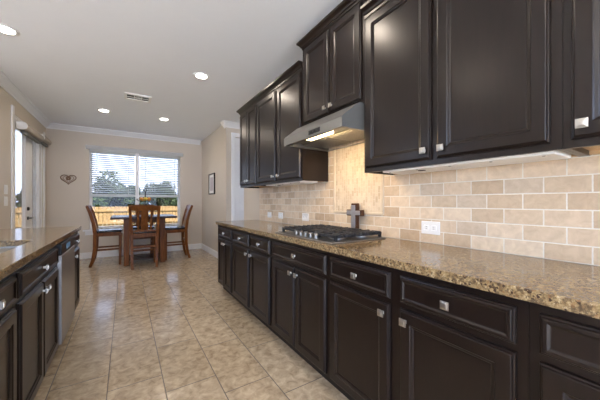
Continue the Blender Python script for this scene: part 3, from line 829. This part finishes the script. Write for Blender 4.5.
# ------------------------------------------------------------------ dining chairs (local: faces +Y, origin at centre of seat on floor)
def make_chair():
    c = empty('dining_chair', (0, 0, 0))
    W = 0.205; zs = 0.60
    MB().box((-0.215, -0.195, zs+0.012), (0.215, 0.215, zs+0.052), 0.018).build('seat', M['leather'], c, smooth=True)
    fr_ = MB()
    fr_.box((-0.20, 0.178, zs-0.055), (0.20, 0.20, zs+0.012)); fr_.box((-0.19, -0.195, zs-0.055), (0.19, -0.175, zs+0.012))
    for s_ in (-1, 1): fr_.box((s_*0.195-0.011, -0.19, zs-0.055), (s_*0.195+0.011, 0.19, zs+0.0118))
    fr_.build('seat_frame', M['wood'], c)
    for s_ in (-1, 1):
        MB().bar([(s_*0.19, 0.185, 0.001), (s_*0.195, 0.188, zs-0.04)], [0.036, 0.048], [0.036, 0.048], side=(1,0,0)).build('leg', M['wood'], c, bevel=0.003)
        P = [(s_*0.185, -0.265, 0.001), (s_*0.190, -0.225, 0.12), (s_*0.195, -0.195, 0.33), (s_*0.20, -0.190, 0.60), (s_*0.208, -0.215, 0.80), (s_*0.218, -0.262, 0.98), (s_*0.225, -0.305, 1.10)]
        MB().bar(P, [0.042, 0.044, 0.047, 0.048, 0.045, 0.042, 0.040], [0.044, 0.048, 0.054, 0.058, 0.054, 0.050, 0.044], side=(1,0,0)).build('back_post', M['wood'], c, bevel=0.003)
        MB().box((s_*0.192-0.009, -0.195, 0.285), (s_*0.192+0.009, 0.18, 0.315), 0.002).build('stretcher', M['wood'], c)
        MB().bar([(s_*0.095, -0.185, 0.665), (s_*0.100, -0.212, 0.80), (s_*0.105, -0.285, 1.045)], 0.030, 0.014, side=(1,0,0)).build('slat', M['wood'], c)
    MB().bar([(0, -0.185, 0.665), (0, -0.212, 0.80), (0, -0.285, 1.045)], 0.115, 0.014, side=(1,0,0)).build('splat', M['wood'], c)
    tr_ = MB(); secs = []
    for i in range(9):
        x = -0.222 + 0.444*i/8; b = 0.018*(1-((i-4)/4)**2)
        secs.append([(x, -0.262-b, 1.02), (x, -0.284-b, 1.02), (x, -0.318-b, 1.105+b*0.4), (x, -0.292-b, 1.105+b*0.4)])
    tr_.loft(secs); tr_.build('top_rail', M['wood'], c)
    MB().box((-0.19, -0.197, 0.640), (0.19, -0.175, 0.675), 0.003).build('lower_rail', M['wood'], c)
    MB().box((-0.18, -0.215, 0.355), (0.18, -0.195, 0.395), 0.003).build('stretcher', M['wood'], c)
    MB().box((-0.18, 0.176, 0.235), (0.18, 0.196, 0.275), 0.003).build('stretcher', M['wood'], c)
    return c
ch0 = make_chair()
for i, (x, y, rz, lab) in enumerate((
    (0.285, 5.765, 0, 'wooden slat-back chair with its back to the kitchen, in front of the table'),
    (-0.272, 6.30, -90, 'wooden chair with black seat drawn out on the patio door side of the table'),
    (0.865, 6.22, 90, 'wooden chair with black seat on the picture wall side of the table'),
    (0.30, 6.74, 180, 'wooden chair between the table and the window, partly hidden by the table'))):
    c = ch0 if i == 0 else copy_tree(ch0)
    c.location = (x, y, 0); c.rotation_euler = (0, 0, R(rz))
    tag(c, lab, 'chair', 'counter height dining chairs')

# fruit stand
fx, fy = 0.325, 6.12
fs = thing('fruit_stand', (fx, fy, 0.902), 'dark wire fruit stand with ring handle on the dining table', 'fruit stand')
pole = MB().tube([(fx, fy, 0.904), (fx, fy, 1.385)], 0.012, 10); pole.build('pole', M['bronze'], fs, smooth=True)
MB().tube([(fx+0.028*math.cos(2*math.pi*i/20), fy, 1.408+0.028*math.sin(2*math.pi*i/20)) for i in range(20)], 0.006, 8, closed=True).build('ring_handle', M['bronze'], fs, smooth=True)
MB().lathe([(0.0, 0.0), (0.085, 0.0), (0.085, 0.006), (0.02, 0.012)], (fx, fy, 0.9025), 24, cap=False).build('foot', M['bronze'], fs, smooth=True)
def basket(z, r, n):
    m = MB()
    for rr, zz in ((r, z+0.055), (r*0.85, z+0.025), (r*0.5, z)):
        m.tube([(fx+rr*math.cos(2*math.pi*i/32), fy+rr*math.sin(2*math.pi*i/32), zz) for i in range(32)], 0.0035, 6, closed=True)
    for i in range(n):
        a = 2*math.pi*i/n; ca, sa = math.cos(a), math.sin(a)
        m.tube([(fx+0.008*ca, fy+0.008*sa, z), (fx+r*0.5*ca, fy+r*0.5*sa, z), (fx+r*0.85*ca, fy+r*0.85*sa, z+0.025), (fx+r*ca, fy+r*sa, z+0.055)], 0.0028, 6)
    m.build('wire_basket', M['bronze'], fs)
basket(1.175, 0.155, 14); basket(0.985, 0.19, 16)
def fruit(name, kind, x, y, z, r, mat, label, sc=(1,1,1)):
    t = thing(name, (x, y, z-r), label, 'fruit', 'fruit in the wire stand')
    MB().sphere((x, y, z), r, 3, sc).build('peel', mat, t, smooth=True)
    MB().lathe([(0.004, 0), (0.003, 0.008)], (x, y, z+r*sc[2]-0.002), 8).build('stem_end', M['bark'], t)
fruit('orange', 0, fx-0.062, fy-0.045, 1.226, 0.038, M['orange'], 'orange in the upper basket on the patio door side')
fruit('orange', 0, fx+0.062, fy-0.045, 1.226, 0.038, M['orange'], 'orange in the upper basket on the picture wall side')
fruit('lemon', 0, fx, fy-0.088, 1.232, 0.034, M['lemon'], 'yellow lemon in the upper basket between two oranges')

# ------------------------------------------------------------------ outdoors
struct(MB().box((-30, YB+0.16, -0.30), (30, 40, -0.20)).build('ground_lawn', M['lawn']), 'back yard lawn')
struct(MB().box((-30, -12, -0.30), (XF-0.22, YB+0.15, -0.20)).box((XF-0.21, YLB+0.16, -0.30), (XL-0.16, YB+0.15, -0.20)).box((XF-0.21, -12, -0.30), (8, YR-0.16, -0.20)).build('ground_patio', M['concrete']), 'unseen concrete patio, pale to bounce daylight')  # pale unseen ground added to bounce sunlight up to the ceiling
fe = thing('wooden_fence', (0, 15, -0.2), 'pale wooden privacy fence with horizontal rails across the back yard', 'fence')
pk = MB(); x = -16.0
while x < 10:
    h = 0.955 + random.uniform(-0.008, 0.008)
    pk.box((x, 15.02, -0.2), (x+0.132, 15.04, h)); x += 0.150
pk.build('pickets', M['fence'], fe)
for z in (0.78, 0.22): MB().box((-16, 14.98, z-0.045), (10, 15.019, z+0.045)).build('rail', M['fence'], fe)
x = -16.0
while x < 10.1:
    MB().box((x-0.045, 14.89, -0.2), (x+0.045, 14.979, 0.93)).build('post', M['fence'], fe); x += 2.4

def make_tree(h, rad, mat, seed, nleaf=1500):
    rnd = random.Random(seed)
    t = empty('tree', (0, 0, 0))
    tr = MB().tube([(0, 0, 0), (0.06, 0.03, h*0.25), (0.0, 0.08, h*0.5), (0.05, 0.0, h*0.8)], [0.16, 0.13, 0.10, 0.04], 10)
    for k in range(6):
        a = rnd.uniform(0, 6.28); z0 = h*rnd.uniform(0.25, 0.6)
        tr.tube([(0.03, 0.04, z0), (math.cos(a)*rad*0.35, math.sin(a)*rad*0.35, z0+h*0.12), (math.cos(a)*rad*0.7, math.sin(a)*rad*0.7, z0+h*0.22)], [0.06, 0.04, 0.015], 6)
    tr.build('trunk', M['bark'], t)
    f = MB(); blobs = []
    for k in range(11):
        a = rnd.uniform(0, 6.28); rr = rad*rnd.uniform(0.1, 0.65); z = h*rnd.uniform(0.22, 0.86)
        blobs.append((rr*math.cos(a), rr*math.sin(a), z, rad*rnd.uniform(0.32, 0.55)))
    V = []; F = []
    for i in range(nleaf):
        bx, by, bz, br = rnd.choice(blobs)
        d = Vector((rnd.gauss(0,1), rnd.gauss(0,1), rnd.gauss(0,1))).normalized() * br * rnd.uniform(0.55, 1.05)
        p = Vector((bx, by, bz)) + d
        u = Vector((rnd.gauss(0,1), rnd.gauss(0,1), rnd.gauss(0,1))).normalized()
        w = u.cross(Vector((rnd.gauss(0,1), rnd.gauss(0,1), rnd.gauss(0,1)))).normalized()
        s1 = rnd.uniform(0.10, 0.20); s2 = s1*0.55
        b = len(V)
        V += [p-u*s1, p-w*s2, p+u*s1, p+w*s2]; F.append((b, b+1, b+2, b+3))
    f.faces(V, F)
    f.build('crown', mat, t, recalc=False)
    return t
protos = [make_tree(3.6, 1.6, M['leaf1'], 3, 2600), make_tree(4.2, 1.9, M['leaf2'], 5, 2600)]
TREES = [(0, -10.6, 20.5, 0.92, 'dark tree behind the fence farthest out past the patio'), (1, -7.2, 22.0, 0.85, 'lighter tree behind the fence on the patio side'),
    (0, -3.9, 20.5, 0.88, 'dark tree behind the fence, seen through the patio door glass'), (1, -1.2, 24.0, 0.80, 'lighter tree behind the fence, beyond the blind by the heart ornament'),
    (0, 2.3, 20.5, 0.80, 'dark tree behind the fence, beyond the middle of the window'), (1, 5.4, 22.0, 0.90, 'lighter tree behind the fence, beyond the blind nearest the picture wall')]
used = set()
for i, (k, x, y, s_, lab) in enumerate(TREES):
    c = protos[k] if k not in used else copy_tree(protos[k]); used.add(k)
    c.location = (x, y, -0.2); c.scale = (s_, s_, s_); c.rotation_euler = (0, 0, i*1.3)
    tag(c, lab, 'tree', 'trees beyond the fence')
def make_bush():
    rnd = random.Random(21); t = empty('bush', (0, 0, 0))
    st = MB()
    for k in range(7):
        a = k*0.9; st.tube([(0.05*math.cos(a), 0.05*math.sin(a), 0), (0.25*math.cos(a), 0.25*math.sin(a), 0.7), (0.5*math.cos(a), 0.4*math.sin(a), 1.4)], [0.035, 0.025, 0.01], 6)
    st.build('stems', M['bark'], t)
    V = []; F = []
    for i in range(2600):
        d = Vector((rnd.gauss(0,1), rnd.gauss(0,1), rnd.gauss(0,1))).normalized() * rnd.uniform(0.6, 1.0)
        lump = 1 + 0.12*math.sin(5*d.x+2) + 0.10*math.sin(7*d.y)
        p = Vector((d.x*0.88, d.y*0.80, 1.08 + d.z*0.92*lump))
        u = Vector((rnd.gauss(0,1), rnd.gauss(0,1), rnd.gauss(0,1))).normalized()
        w = u.cross(Vector((rnd.gauss(0,1), rnd.gauss(0,1), rnd.gauss(0,1)))).normalized()
        s1 = rnd.uniform(0.06, 0.12); b = len(V)
        V += [p-u*s1, p-w*s1*0.55, p+u*s1, p+w*s1*0.55]; F.append((b, b+1, b+2, b+3))
    MB().faces(V, F).build('foliage', M['leaf1'], t, recalc=False)
    return t
b0 = make_bush()
for i in range(9):
    c = b0 if i == 0 else copy_tree(b0)
    c.location = (-8.4 + 1.72*i, 16.4 + 0.3*(i % 2), -0.2); c.rotation_euler = (0, 0, i*2.1); c.scale = (1, 1, 1.0 + 0.12*math.sin(i*2.7))
    tag(c, 'dark green bush in the row of bushes growing just behind the wooden fence', 'bush', 'bushes behind the fence')
